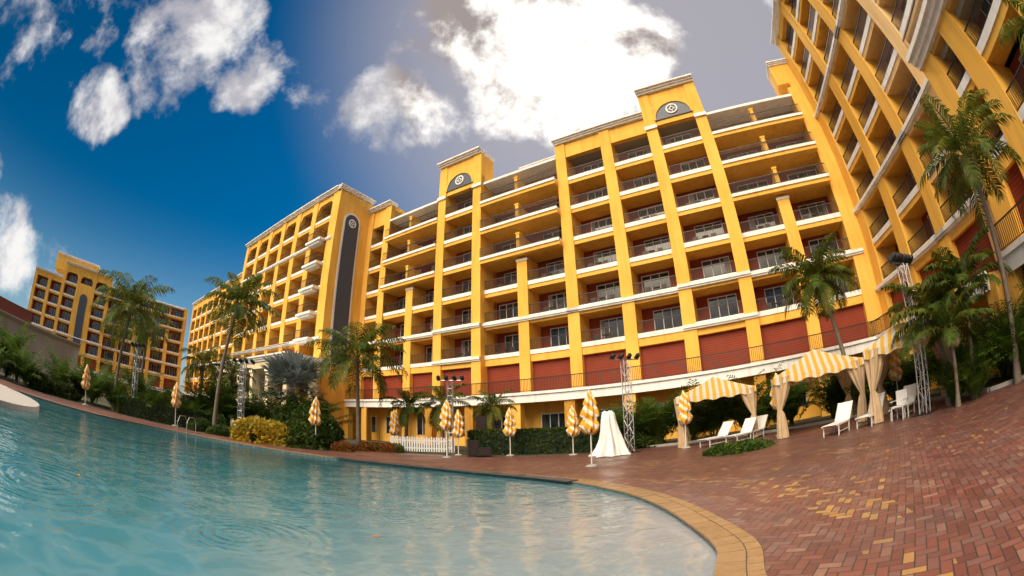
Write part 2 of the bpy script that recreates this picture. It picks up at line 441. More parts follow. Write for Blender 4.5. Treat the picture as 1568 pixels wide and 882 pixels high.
kb=empty('planting_kerb'); mb.out(kb,{'pale_concrete':'kerb'})
def copingmat():
    m,t,b=mat('coping_stone'); g=t.new('ShaderNodeNewGeometry'); p=g.outputs['Position']; r=g.outputs['Random Per Island']
    n=t.noise(p,9,4,.7)
    c=t.mix(n,(.15,.08,.03),(.36,.22,.10)); c=t.mix(t.mr(r,0,1,0,.6),c,t.mix(n,(.28,.15,.05),(.38,.26,.14)))
    setp(t,b,c,.35); bump(t,b,n,.5,.02); return m
M_COP=copingmat()
M_TILE,_t,_b=mat('pool_tile')
_br=_t.new('ShaderNodeTexBrick'); _t.l.new(_t.pos(),_br.inputs['Vector']); _br.inputs['Scale'].default_value=8
_br.inputs['Color1'].default_value=(.06,.26,.32,1);_br.inputs['Color2'].default_value=(.12,.36,.42,1);_br.inputs['Mortar'].default_value=(.35,.45,.45,1)
setp(_t,_b,_br.outputs[0],.25)
M_MORT=plain('mortar',(.10,.07,.05),.9)
I1=offset(PO,-sg*.05); O1=offset(PO,sg*.42); V=[];FC=[];MI=[]
n=len(PO)
for i in range(n):
    V+= [(I1[i].x,I1[i].y,-.02),(I1[i].x,I1[i].y,.006),(O1[i].x,O1[i].y,.006),(O1[i].x,O1[i].y,-.005),(PO[i].x,PO[i].y,-.02),(PO[i].x,PO[i].y,-.8)]
for i in range(n):
    a=i*6;b=((i+1)%n)*6
    FC+=[(a,b,b+1,a+1),(a+1,b+1,b+2,a+2),(a+2,b+2,b+3,a+3),(a,a+4,b+4,b)]; MI+=[0,0,0,0]
    FC.append((a+4,a+5,b+5,b+4)); MI.append(1)
copE=empty('pool_coping')
new_obj('coping_bed',V,FC,[M_MORT,M_TILE],MI,parent=copE)
cum=[0]
for i in range(n): cum.append(cum[-1]+(PO[(i+1)%n]-PO[i]).length)
def at_len(s):
    s=s%cum[-1]
    for i in range(n):
        if cum[i+1]>=s:
            u=(s-cum[i])/(cum[i+1]-cum[i]); p=PO[i].lerp(PO[(i+1)%n],u)
            t0=(PO[(i+1)%n]-PO[i-1]).normalized(); t1=(PO[(i+2)%n]-PO[i]).normalized(); tt=t0.lerp(t1,u).normalized()
            return p,Vector((tt.y,-tt.x))*sg
    return PO[0],Vector((1,0))
V=[];Fc=[]
for (w0,w1,ln,z) in ((-.055,.235,.30,.016),(.25,.41,.22,.014)):
    s=0
    while s<cum[-1]-.1:
        l=ln*U(.85,1.15); g=.008
        (p0,n0),(p1,n1)=at_len(s+g),at_len(s+l-g); zz=z+U(-.003,.003)
        k=len(V)
        for z_ in (-.015,zz):
            for (p,nn,w_) in ((p0,n0,w0),(p1,n1,w0),(p1,n1,w1),(p0,n0,w1)):
                q=p+nn*w_; V.append((q.x,q.y,z_))
        Fc+=[(k+4,k+5,k+6,k+7),(k,k+1,k+5,k+4),(k+1,k+2,k+6,k+5),(k+2,k+3,k+7,k+6),(k+3,k,k+4,k+7)]
        s+=l
new_obj('coping_stones',V,Fc,[M_COP],parent=copE)
def water():
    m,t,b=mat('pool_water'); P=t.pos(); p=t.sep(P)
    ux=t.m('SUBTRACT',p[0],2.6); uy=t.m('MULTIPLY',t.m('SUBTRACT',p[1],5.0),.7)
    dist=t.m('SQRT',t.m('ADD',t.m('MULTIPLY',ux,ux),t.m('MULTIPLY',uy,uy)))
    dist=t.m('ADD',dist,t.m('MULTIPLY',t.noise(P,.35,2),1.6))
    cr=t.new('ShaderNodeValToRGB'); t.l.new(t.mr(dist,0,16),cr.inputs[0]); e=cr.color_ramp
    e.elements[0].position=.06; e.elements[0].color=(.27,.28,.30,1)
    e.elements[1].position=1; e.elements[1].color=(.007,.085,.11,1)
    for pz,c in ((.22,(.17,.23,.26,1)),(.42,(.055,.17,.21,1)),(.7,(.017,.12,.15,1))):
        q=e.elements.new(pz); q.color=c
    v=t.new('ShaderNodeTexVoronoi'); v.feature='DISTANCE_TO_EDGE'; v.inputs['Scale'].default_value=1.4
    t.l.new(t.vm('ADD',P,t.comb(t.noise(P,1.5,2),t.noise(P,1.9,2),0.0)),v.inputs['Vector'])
    caustic=t.mr(v.outputs['Distance'],0,.2,.06,0,smooth=True)
    col=t.mix(caustic,cr.outputs[0],(.55,.62,.6))  # faint caustic light web painted into the water colour
    setp(t,b,col,.015,spec=.5); b.inputs['IOR'].default_value=1.36
    h=t.m('MULTIPLY',t.noise(t.vm('MULTIPLY',P,(.7,1.3,0)),5.0,2,.5,.8),.55)
    h=t.m('ADD',h,t.m('MULTIPLY',t.noise(P,1.0,2,.5,.5),2.2))
    for (cx,cy,rr,f_) in ((-3.4,4.4,1.5,36.0),(-6.3,2.8,2.4,26.0),(-5.6,8.0,1.3,34.0),(-2.0,7.0,.8,40.0)):
        dx=t.m('SUBTRACT',p[0],cx);dy=t.m('SUBTRACT',p[1],cy)
        r=t.m('SQRT',t.m('ADD',t.m('MULTIPLY',dx,dx),t.m('MULTIPLY',dy,dy)))
        h=t.m('ADD',h,t.m('MULTIPLY',t.m('MULTIPLY',t.m('SINE',t.m('MULTIPLY',r,f_)),t.mr(r,rr,.1)),.30))
    bump(t,b,h,.42,.05)
    return m
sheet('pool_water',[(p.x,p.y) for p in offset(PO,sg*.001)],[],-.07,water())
def disc_obj(name,cx,cy,rx,ry,z0,z1,m,seg=48):
    V=[];Fc=[]
    for k in range(seg):
        a=2*math.pi*k/seg; V+=[(cx+rx*math.cos(a),cy+ry*math.sin(a),z0),(cx+rx*math.cos(a),cy+ry*math.sin(a),z1)]
    for k in range(seg):
        a=2*k;b=2*((k+1)%seg); Fc.append((a,b,b+1,a+1))
    Fc.append(tuple(2*k+1 for k in range(seg)))
    return new_obj(name,V,Fc,[m])
disc_obj('pool_platform',-19.2,4.6,4.5,3.4,-.6,.10,M_CONC)
M_LEDGE=plain('dark_ledge_stone',(.06,.055,.05),.6,var=.4)
e=empty('pool_ledge'); mb=MB()
for i in range(len(PO)):
    p=PO[i]
    if -7.5<p.x<1.7 and p.y>11.0:
        q=PO[(i+1)%n]; l=(q-p).length; d=(q-p)/l
        fr=((p.x,p.y),(d.x,d.y)); mb.box(fr,0,l*.97,-.25,.12,.018,.035+U(0,.02),M_LEDGE)
mb.out(e,{'dark_ledge_stone':'stones'})

# ------------------------------------------------------------ foliage
def leafmat(name,c1,c2,c3):
    m,t,b=mat(name); g=t.new('ShaderNodeNewGeometry')
    r=g.outputs['Random Per Island']
    n=t.noise(g.outputs['Position'],1.1,1,.6)
    c=t.mix(r,c1,c2); c=t.mix(t.mr(n,.45,.7,0,.7),c,c3)
    setp(t,b,c,.55,spec=.25)
    tr=t.new('ShaderNodeBsdfTranslucent'); t.put(tr.inputs[0],t.mix(.5,c,c2))
    mx=t.new('ShaderNodeMixShader'); mx.inputs[0].default_value=.4
    t.l.new(b.outputs[0],mx.inputs[1]); t.l.new(tr.outputs[0],mx.inputs[2])
    t.l.new(mx.outputs[0],t.n['Material Output'].inputs[0])
    return m
L_PALM=leafmat('palm_leaf',(.030,.068,.009),(.10,.14,.02),(.22,.19,.025))
L_AREC=leafmat('areca_leaf',(.020,.058,.007),(.07,.13,.016),(.15,.18,.025))
L_DARK=leafmat('hedge_leaf',(.013,.037,.006),(.045,.085,.012),(.09,.12,.018))
L_YEL=leafmat('croton_leaf',(.38,.26,.02),(.52,.36,.03),(.18,.19,.02))
L_SIL=leafmat('silver_leaf',(.18,.23,.22),(.32,.36,.34),(.12,.17,.15))
L_FLOW=leafmat('flower_leaf',(.05,.09,.015),(.40,.09,.02),(.06,.10,.02))
M_TRUNK,_t,_b=mat('palm_trunk'); _ob=_t.obj(); _o=_t.sep(_ob)
_w=_t.m('FRACT',_t.m('MULTIPLY',_o[2],5.0))
setp(_t,_b,_t.mix(_t.noise(_ob,6,3),(.12,.09,.065),(.27,.22,.17)),.9); bump(_t,_b,_w,.8,.04)
def frond(V,Fc,base,az,L,e0,curl,nl=30,lw=.05,ll=.28,dr_=(.3,.62)):
    pos=Vector(base); st=10; pts=[];e=e0
    h=Vector((math.cos(az),math.sin(az),0)); side=Vector((-math.sin(az),math.cos(az),0))
    for i in range(st+1):
        d=h*math.cos(e)+Vector((0,0,math.sin(e))); pts.append((pos.copy(),d.copy()))
        pos=pos+d*(L/st); e-=curl/st*(.5+i/st)
    for i in range(st):
        a,da=pts[i];b,db=pts[i+1]; w=.03*(1-i/st)+.008
        k=len(V); V.extend([a-side*w,a+side*w,b+side*w*.8,b-side*w*.8]); Fc.append((k,k+1,k+2,k+3))
    for i in range(nl):
        u=.12+.88*(i+.5)/nl; x=u*st; q=min(int(x),st-1); f=x-q
        p=pts[q][0].lerp(pts[q+1][0],f); d=pts[q][1].lerp(pts[q+1][1],f).normalized(); up=side.cross(d)
        if up.z<0: up=-up
        l=L*ll*(math.sin(math.pi*(.12+.80*u))**.7)*U(.85,1.1)
        for sgn in (-1,1):
            dr=(side*sgn*U(.75,1)+d*U(.45,.75)+up*U(.0,.3)).normalized()
            mid=p+dr*l*.5; tip=p+dr*l*.92+Vector((0,0,-l*U(*dr_)))
            w=d*lw*U(.7,1.2)
            k=len(V); V.extend([p-w*.4,p+w*.4,mid+w,mid-w*.6,tip]); Fc.append((k,k+1,k+2,k+3)); Fc.append((k+3,k+2,k+4))
def crown(nf,L,emin=-35,emax=75,base=(0,0,0),br=.12,**kw):
    V=[];Fc=[]
    for i in range(nf):
        az=i*2.399+U(-.2,.2); e=rad(emax-(emax-emin)*((i+.5)/nf)**1.1+U(-6,6))
        b=(base[0]+br*math.cos(az),base[1]+br*math.sin(az),base[2])
        frond(V,Fc,b,az,L*U(.85,1.1),e,rad(U(65,100)),**kw)
    return V,Fc
def tube(path,rads,seg=10):
    V=[];Fc=[];n=len(path)
    for i,(p,r) in enumerate(zip(path,rads)):
        for k in range(seg):
            a=2*math.pi*k/seg; V.append((p[0]+r*math.cos(a),p[1]+r*math.sin(a),p[2]))
    for i in range(n-1):
        for k in range(seg):
            a=i*seg+k;b=i*seg+(k+1)%seg; Fc.append((a,b,b+seg,a+seg))
    Fc.append(tuple((n-1)*seg+k for k in range(seg)))
    return V,Fc
def palm(x,y,h,L,lean=(0,0),nf=22,tr=.16,name='palm_tree',**kw):
    e=empty(name,(x,y,0))
    path=[];rd=[]
    for i in range(15):
        u=i/14; path.append((lean[0]*u**1.6,lean[1]*u**1.6,h*u)); rd.append(tr*(1.35-.5*min(1,u*5)-.15*u+.03*(i%2)))
    V,Fc=tube(path,rd); new_obj('trunk',V,Fc,[M_TRUNK],parent=e,smooth=True)
    V,Fc=crown(nf,L,base=(lean[0],lean[1],h),**kw); new_obj('crown',V,Fc,[L_PALM],parent=e)
    V=[];Fc=[]
    for i in range(7):
        a=U(0,6.28); c=Vector((lean[0]+.22*math.cos(a),lean[1]+.22*math.sin(a),h-.15-U(0,.2)))
        v,f=tube([(c.x,c.y,c.z-.14),(c.x,c.y,c.z-.08),(c.x,c.y,c.z),(c.x,c.y,c.z+.08),(c.x,c.y,c.z+.13)],[.03,.1,.13,.1,.03],8)
        k=len(V); V+=v; Fc+=[tuple(k+q for q in ff) for ff in f]
    new_obj('coconuts',V,Fc,[M_TRUNK],parent=e,smooth=True)
    return e
palm(-26.6,18.8,7.2,3.7,(.6,.3),34,lw=.06)
palm(-18.5,21.8,8.4,2.9,(.9,.4),28,lw=.06)
palm(-9.6,25.4,5.9,3.5,(-.3,.2),30,lw=.06)
palm(16.4,16.0,7.2,2.6,(-.9,.6),30,lw=.06)
palm(14.6,5.2,7.1,2.4,(-.5,-.5),30,tr=.14)
palm(12.7,-1.9,6.6,2.6,(-.2,.2),24)
palm(-31,25,7.0,2.6,(.4,0),18)
palm(-7.2,28.0,3.0,1.8,(.1,0),16)
palm(-4.6,27.2,3.2,2.0,(0,0),16)
palm(-22.5,24.5,4.6,2.3,(.2,0),18)
palm(-20.6,26,4.2,2.2,(.2,0),18)
palm(-1.5,29,3.0,1.8,(0,0),16)
palm(13.5,7.9,3.0,2.1,(-.3,.2),18,tr=.10,emin=0,lw=.06)
palm(13.8,6.9,3.5,2.1,(.1,-.2),18,tr=.10,emin=-5,lw=.06)
palm(12.6,7.0,2.2,1.7,(-.2,-.1),14,tr=.09,emin=5,lw=.06)
arecas=[]
for v in range(3):
    V=[];Fc=[]
    for i in range(34):
        az=U(0,6.28); r=U(0,.35)
        frond(V,Fc,(r*math.cos(az),r*math.sin(az),U(0,.5)),az,U(1.6,2.6),rad(U(45,86)),rad(U(50,90)),nl=20,lw=.038,ll=.26,dr_=(.1,.4))
    me=bpy.data.meshes.new('areca'); me.from_pydata(V,[],Fc); me.materials.append(L_AREC); arecas.append(me)
def areca(x,y,s=1.0,z=0):
    o=bpy.data.objects.new('areca_palm_bush',random.choice(arecas)); sc.collection.objects.link(o)
    o.location=(x,y,z); o.scale=(s,s,s*U(.9,1.15)); o.rotation_euler=(0,0,U(0,6.28)); return o
def shrubmesh(rx,ry,rz,n,ls,m,lump=.25,boxy=False):
    V=[];Fc=[]
    lumps=[(Vector((U(-1,1),U(-1,1),U(0,1))).normalized(),U(-lump,lump)) for _ in range(14)]
    for i in range(n):
        if boxy:
            p=Vector((U(-1,1),U(-1,1),U(0,1))); f=random.choice((0,1,2))
            if f==0: p.x=random.choice((-1,1))*U(.93,1.03)
            elif f==1: p.y=random.choice((-1,1))*U(.9,1.05)
            else: p.z=U(.93,1.06)
            c=Vector((p.x*rx,p.y*ry,p.z*rz))
        else:
            d=Vector((U(-1,1),U(-1,1),U(-.1,1)))
            if d.length<.1: continue
            d.normalize(); k=1+sum(a*max(0,d.dot(q))**6 for q,a in lumps)
            rr=k*U(.55,1.05)**.5
            c=Vector((d.x*rx*rr,d.y*ry*rr,max(0.02,d.z*rz*rr)))
        a=Vector((U(-1,1),U(-1,1),U(-.6,1))).normalized(); b=a.cross(Vector((U(-1,1),U(-1,1),U(-1,1)))).normalized()
        s=ls*U(.6,1.3); k=len(V)
        V.extend([c-a*s,c+b*s*.4,c+a*s,c-b*s*.4]); Fc.append((k,k+1,k+2,k+3))
    me=bpy.data.meshes.new('shrub'); me.from_pydata(V,[],Fc); me.materials.append(m); return me
SH=[shrubmesh(1,1,1.1,2600,.11,L_DARK) for _ in range(3)]
SHY=shrubmesh(1.7,1,1.35,2600,.17,L_YEL)
SHF=[shrubmesh(.9,.9,.7,1500,.09,L_FLOW),shrubmesh(.9,.9,.8,1500,.1,L_AREC)]
def inst(name,me,x,y,s=(1,1,1),rz=None,z=0):
    o=bpy.data.objects.new(name,me); sc.collection.objects.link(o); o.location=(x,y,z); o.scale=s
    o.rotation_euler=(0,0,U(0,6.28) if rz is None else rz); return o
def row(pts,step,fn):
    for (x0,y0),(x1,y1) in zip(pts[:-1],pts[1:]):
        L=math.hypot(x1-x0,y1-y0); n=max(1,int(L/step))
        for i in range(n):
            u=(i+R())/n; fn(x0+(x1-x0)*u+U(-.4,.4),y0+(y1-y0)*u+U(-.4,.4))
back=[(-32,4),(-29.5,13),(-27.8,18.6),(-22,22),(-17,22.8),(-11.5,23.2),(-10,26)]
row(back,1.7,lambda x,y: areca(x,y,U(.8,1.25)) if R()<.6 else inst('shrub',random.choice(SH),x,y,(U(1,1.5),U(1,1.5),U(.9,1.5))))
row([(-35,3),(-32.5,14),(-30,21),(-22,25.5),(-12,27.5)],2.0,lambda x,y: areca(x,y,U(1.2,1.7)))
row([(4.8,24.6),(9,23.3),(12.5,21.5),(16,17.5),(18.2,12.5),(18,8.5)],1.3,lambda x,y: areca(x,y,U(1.0,1.45)))
row([(5.5,23.6),(9,22.9)],1.2,lambda x,y: inst('shrub',random.choice(SH),x,y,(1.1,1.1,U(.8,1.3))))
row([(14.9,6.6),(15.6,4.5),(16.8,1.5),(19.5,-3)],1.0,lambda x,y: areca(x,y,U(.8,1.15)))
row([(16.4,7.5),(17.6,3.5),(19.5,-2)],1.3,lambda x,y: areca(x,y,U(1.3,1.8)))
for (x,y,s) in ((13.2,7.4,.7),(14.0,6.9,.8),(13.3,6.6,.6)): areca(x,y,s)
row([(-20,20.8),(-14,21.2)],1.2,lambda x,y: inst('shrub',random.choice(SH),x,y,(.8,.8,U(.5,.8))))
row([(-9.6,22.6),(-9.0,24.9),(-6,25.2)],1.0,lambda x,y: inst('flowering_shrub',random.choice(SHF),x,y,(.8,.8,U(.6,.9))))
inst('croton_bush',SHY,-13.6,20.9,(1.1,1,1),.2)
inst('shrub',SH[0],-11.3,22.5,(2,1.5,2.0)); inst('shrub',SH[1],-14,24.5,(2.2,1.8,2.4))
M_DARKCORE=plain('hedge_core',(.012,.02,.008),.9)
def hedge(x,y,rz,l,w,h,n):
    e=empty('hedge',(x,y,0),rz)
    o=bpy.data.objects.new('leaves',shrubmesh(l,w,h,n,.09,L_DARK,boxy=True)); sc.collection.objects.link(o); o.parent=e
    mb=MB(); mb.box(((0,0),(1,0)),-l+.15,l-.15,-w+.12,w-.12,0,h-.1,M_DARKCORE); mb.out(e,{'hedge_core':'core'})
hedge(1.4,24.7,rad(-13),4.1,.55,1.4,9000)
hedge(-22.4,20.3,rad(35),3.4,.5,1.15,5000)
bd=shrubmesh(1.25,1.1,.32,2600,.09,L_AREC); inst('round_planting_bed',bd,8.0,13.7)
e=empty('bismarck_palm',(-15.9,27.6,0)); e.scale=(1.25,1.25,1.25)
V,Fc=tube([(0,0,0),(0,0,1.5),(.05,0,3)],[.3,.25,.22]); new_obj('trunk',V,Fc,[M_TRUNK],parent=e,smooth=True)
V=[];Fc=[]
for i in range(34):
    az=i*2.399; el=rad(U(-25,80)); d=Vector((math.cos(az)*math.cos(el),math.sin(az)*math.cos(el),math.sin(el)))
    c=Vector((0,0,3.0))+d*U(1.0,1.5); side=d.cross(Vector((0,0,1))).normalized(); up=side.cross(d)
    k=len(V); V.extend([Vector((0,0,3))-side*.03,Vector((0,0,3))+side*.03,c+side*.02,c-side*.02]); Fc.append((k,k+1,k+2,k+3))
    for j in range(22):
        a=rad(-115+230*j/21); q=(d*math.cos(a)+side*math.sin(a)); q=(q+up*U(-.12,.25)).normalized(); l=1.25*U(.85,1.05)
        w=q.cross(up).normalized()*.07; k=len(V)
        V.extend([c,c+q*l*.6+w,c+q*l+Vector((0,0,-.12)),c+q*l*.6-w]); Fc.append((k,k+1,k+2,k+3))
new_obj('crown',V,Fc,[L_SIL],parent=e)

# ------------------------------------------------------------ furniture
def stripe_spiral():
    m,t,b=mat('striped_canvas'); o=t.sep(t.obj())
    a=t.m('DIVIDE',t.m('ARCTAN2',o[1],o[0]),2*math.pi)
    f=t.m('FRACT',t.m('ADD',t.m('MULTIPLY',a,3.0),t.m('MULTIPLY',o[2],2.6)))
    s=t.m('GREATER_THAN',f,.45)
    z=t.mix(s,(.70,.64,.50),(.74,.33,.03)); setp(t,b,z,.85,spec=.2); return m
def stripe_axis(ax):
    m,t,b=mat('striped_canopy'); o=t.sep(t.obj())
    f=t.m('FRACT',t.m('MULTIPLY',o[ax],3.1)); s=t.m('GREATER_THAN',f,.5)
    c=t.mix(s,(.70,.66,.58),(.76,.44,.06))
    setp(t,b,c,.85,spec=.2)
    tr=t.new('ShaderNodeBsdfTranslucent'); t.put(tr.inputs[0],c)
    mx=t.new('ShaderNodeMixShader'); mx.inputs[0].default_value=.3
    t.l.new(b.outputs[0],mx.inputs[1]); t.l.new(tr.outputs[0],mx.inputs[2]); t.l.new(mx.outputs[0],t.n['Material Output'].inputs[0])
    return m
M_SPI=stripe_spiral(); M_SX=stripe_axis(0); M_SY=stripe_axis(1)
M_POLE=plain('white_pole',(.6,.58,.55),.4); M_ALU=plain('aluminium',(.45,.45,.46),.35,.7)
M_BLK=plain('black_metal',(.02,.02,.02),.5)
M_CURTAIN=plain('beige_curtain',(.46,.33,.20),.9,var=.2,scale=3)
M_SLING=plain('white_sling',(.72,.71,.69),.7,var=.05)
def umbrella(x,y,h):
    e=empty('closed_patio_umbrella',(x,y,0),U(0,6.28))
    V,Fc=tube([(0,0,0),(0,0,h-.1)],[.028,.028],8); new_obj('pole',V,Fc,[M_POLE],parent=e)
    V,Fc=tube([(0,0,0.01),(0,0,.05),(0,0,.09)],[.24,.22,.05],20); new_obj('base',V,Fc,[M_CONC],parent=e)
    prof=[(0,.02),(.04,.05),(.12,.09),(.25,.15),(.40,.21),(.52,.25),(.58,.20),(.64,.23),(.80,.30),(.95,.33),(1.02,.25),(1.08,.24),(1.2,.30),(1.38,.36),(1.5,.30),(1.53,.12)]
    prof=[(a,b*.88) for a,b in prof]
    seg=48;V=[];Fc=[]; ph=U(0,6); q1=U(-.1,.1)
    for i,(dz,r) in enumerate(prof):
        for k in range(seg):
            a=2*math.pi*k/seg; f=1+.24*math.sin(8*a+dz*2.5+ph)*min(1,dz*2)+.12*math.sin(3*a+ph+dz*3)
            zz=h-dz-(.10*math.sin(8*a+ph) if dz>1.3 else 0)+q1*.3*math.sin(a)*min(1,dz)
            V.append((r*f*math.cos(a)+q1*.5*math.sin(dz*2),r*f*math.sin(a),zz))
    for i in range(len(prof)-1):
        for k in range(seg):
            a=i*seg+k;b=i*seg+(k+1)%seg; Fc.append((a,a+seg,b+seg,b))
    Fc.append(tuple(range(seg)))
    new_obj('canvas',V,Fc,[M_SPI],parent=e,smooth=True)
for x,y,h in ((-26,15.6,2.6),(-20.8,20.2,2.8),(-10.7,21.5,2.93),(-7.6,26.6,2.6),(-3.5,22,3.05),(-3.2,24.2,2.65),(-.3,23.6,2.7),(2.9,22,2.6),(2.65,15.2,2.8),(7.8,18.9,2.75),(11.3,16,2.8),(15.3,11.9,2.85)): umbrella(x,y,h)
def cabana(x,y,rz,w=3.3,hh=2.45,pk=3.35):
    e=empty('cabana',(x,y,0),rz); a=w/2; b=a+.18
    mb=MB(); fr=((0,0),(1,0))
    for sx in (-1,1):
        for sy in (-1,1):
            mb.box(fr,sx*a-.05,sx*a+.05,sy*a-.05,sy*a+.05,0,hh,M_POLE)
    mb.box(fr,-a,a,-a-.04,-a+.04,hh-.1,hh-.02,M_POLE);mb.box(fr,-a,a,a-.04,a+.04,hh-.1,hh-.02,M_POLE)
    mb.out(e,{'white_pole':'posts'})
    for ax in (0,1):
        V=[];Fc=[]
        for sgn in (-1,1):
            k0=len(V); n=8; m=20
            for i in range(n+1):
                u=i/n; z=hh+(pk-hh)*(1-u)**1.15; half=b*u
                for j in range(m+1):
                    q=-1+2*j/m; sag=-.06*(1-q*q)*u
                    V.append((q*half,sgn*half,z+sag) if ax==0 else (sgn*half,q*half,z+sag))
            for j in range(m+1):
                q=-1+2*j/m; zz=hh-.30-.05*math.sin(j*1.5)
                V.append((q*b,sgn*(b+.03),zz) if ax==0 else (sgn*(b+.03),q*b,zz))
            for i in range(n+1):
                for j in range(m):
                    p=k0+i*(m+1)+j; Fc.append((p,p+1,p+m+2,p+m+1))
        new_obj('canopy_side',V,Fc,[M_SX if ax==0 else M_SY],parent=e)
    prof=[(hh-.05,.42),(2.0,.34),(1.6,.24),(1.25,.13),(1.15,.10),(1.0,.15),(.6,.2),(.2,.23),(.03,.24)]
    V=[];Fc=[];seg=42
    for sx in (-1,1):
        for sy in (-1,1):
            k0=len(V); ph=U(0,6)
            for z,r in prof:
                for k in range(seg):
                    an=2*math.pi*k/seg; f=1+.18*math.sin(9*an+ph)+.08*math.sin(4*an)
                    off=(r-.1)*.6
                    V.append((sx*(a-off)+r*f*math.cos(an),sy*(a-off)+r*f*math.sin(an),z))
            for i in range(len(prof)-1):
                for k in range(seg):
                    p=k0+i*seg+k;q=k0+i*seg+(k+1)%seg; Fc.append((p,p+seg,q+seg,q))
    new_obj('curtains',V,Fc,[M_CURTAIN],parent=e,smooth=True)
cabana(10.1,20.1,rad(-25),3.6); cabana(12.9,15.0,rad(-35),3.7,2.5,3.5); cabana(14.3,10.2,rad(-55),3.3,2.6,3.6)
def lounger(x,y,rz,up=50):
    e=empty('sun_lounger',(x,y,0),rz); mb=MB(); fr=((0,0),(1,0))
    mb.box(fr,-1.0,.35,-.33,-.28,.33,.38,M_POLE);mb.box(fr,-1.0,.35,.28,.33,.33,.38,M_POLE)
    mb.box(fr,-1.0,.35,-.28,.28,.365,.385,M_SLING)
    for a in (-.85,.25):
        for b in (-.31,.31): mb.box(fr,a-.02,a+.02,b-.02,b+.02,0,.33,M_POLE)
    mb.box(fr,-.85,.25,-.32,-.30,.10,.13,M_POLE);mb.box(fr,-.85,.25,.30,.32,.10,.13,M_POLE)
    c,s=math.cos(rad(up)),math.sin(rad(up)); l=.8
    def pr(y0,y1,th,m):
        vs=[]
        for yy in (y0,y1):
            for t2 in (0,th):
                for u in (0,l): vs.append((.35+u*c-t2*s,-yy,.365+u*s+t2*c))
        mb.prism(vs,m)
    pr(-.28,.28,.02,M_SLING); pr(-.33,-.28,.04,M_POLE); pr(.28,.33,.04,M_POLE)
    mb.out(e,{'white_pole':'frame','white_sling':'sling'})
for x,y,r in ((9.0,17.9,20),(10.0,17.3,25),(11.2,18.0,30),(11.0,11.6,25),(12.3,11.0,20),(13.3,10.0,15)): lounger(x,y,rad(r))
def sidechair(x,y,rz):
    e=empty('patio_chair',(x,y,0),rz); mb=MB(); fr=((0,0),(1,0))
    mb.box(fr,-.25,.25,-.25,.25,.42,.46,M_SLING); mb.box(fr,.22,.27,-.25,.25,.46,.95,M_SLING)
    for a in (-.23,.23):
        for b in (-.25,.25): mb.box(fr,a-.02,a+.02,b-.02,b+.02,0,.42,M_POLE)
    for b in (-.27,.27): mb.box(fr,-.25,.25,b-.02,b+.02,.62,.65,M_POLE)
    mb.out(e,{'white_pole':'frame','white_sling':'seat'})
sidechair(12.4,9.6,rad(10))
def truss(x,y,h,heads=4,w=.3):
    e=empty('lighting_truss_tower',(x,y,0),U(-.3,.3)); mb=MB(); fr=((0,0),(1,0)); a=w/2
    V=[];Fc=[]
    def bar(p,q,r=.02):
        p=Vector(p);q=Vector(q);d=(q-p).normalized();u=d.orthogonal().normalized();v=d.cross(u);k=len(V)
        for c in (p,q):
            for i in range(5):
                an=2*math.pi*i/5; V.append(c+u*r*math.cos(an)+v*r*math.sin(an))
        for i in range(5): Fc.append((k+i,k+(i+1)%5,k+5+(i+1)%5,k+5+i))
    cs=[(-a,-a),(a,-a),(a,a),(-a,a)]
    for c in cs: bar((*c,0),(*c,h),.025)
    n=int(h/.4)
    for i in range(n):
        z0=h*i/n;z1=h*(i+1)/n
        for k in range(4):
            p,q=cs[k],cs[(k+1)%4]
            bar((*p,z0),(*q,z0),.012)
            bar((*p,z0),(*q,z1),.012) if (i+k)%2 else bar((*q,z0),(*p,z1),.012)
    bar((-.8,0,h+.05),(.8,0,h+.05),.03)
    new_obj('truss',V,Fc,[M_ALU],parent=e)
    mb.box(fr,-.4,.4,-.4,.4,0,.03,M_BLK)
    V=[];Fc=[]
    for i in range(heads):
        cx=-.7+1.4*i/(heads-1)
        v,f=tube([(0,0,-.18),(0,0,-.16),(0,0,.12),(0,0,.2)],[.10,.12,.11,.05],12)
        R3=Matrix.Rotation(rad(60),3,'X')@Matrix.Rotation(U(-.4,.4),3,'Y'); k=len(V)
        V+=[tuple(R3@Vector(q)+Vector((cx,-.05,h+.2))) for q in v]; Fc+=[tuple(k+q for q in ff) for ff in f]+[tuple(k+q for q in reversed(range(12)))]
    new_obj('spotlights',V,Fc,[M_BLK],parent=e,smooth=False)
    mb.out(e,{'black_metal':'base_plate'})
truss(-3.7,24.6,4.3);truss(5.5,20.6,4.6,4,.34);truss(12.7,8.6,4.9,6,.32);truss(-16.7,22.4,4.6);truss(-25,19.6,4.6)
e=empty('draped_speaker',(4.3,19.7,0)); V=[];Fc=[];seg=72
prof=[(2.08,.0),(2.08,.18),(2.02,.27),(1.7,.31),(1.2,.37),(.8,.46),(.4,.58),(.15,.70),(.03,.80)]
for i,(z,r) in enumerate(prof):
    for k in range(seg):
        a=2*math.pi*k/seg; sq=1/max(abs(math.cos(a)),abs(math.sin(a)))**.6
        f=1+(.16*math.sin(7*a+z*1.3)+.10*math.sin(11*a+2)+.06*math.sin(3*a+z*3))*min(1,i/4)
        V.append((r*sq*f*math.cos(a)+.10*(2-z)*.6*math.sin(z*2),r*sq*f*math.sin(a),z+(.06*math.sin(3*a) if i in(1,2) else 0)))
for i in range(len(prof)-1):
    for k in range(seg):
        a=i*seg+k;b=i*seg+(k+1)%seg; Fc.append((a,a+seg,b+seg,b))
new_obj('cloth',V,Fc,[M_SLING],parent=e,smooth=True)
e=empty('picket_fence'); mb=MB(); fr=((-7.6,25.6),(.997,.03))
for i in range(27):
    s=i*.15; mb.box(fr,s,s+.09,0,.02,.08,.95+.05*(i%2),M_FRAME)
mb.box(fr,0,4,-.03,0,.25,.33,M_FRAME);mb.box(fr,0,4,-.03,0,.72,.8,M_FRAME)
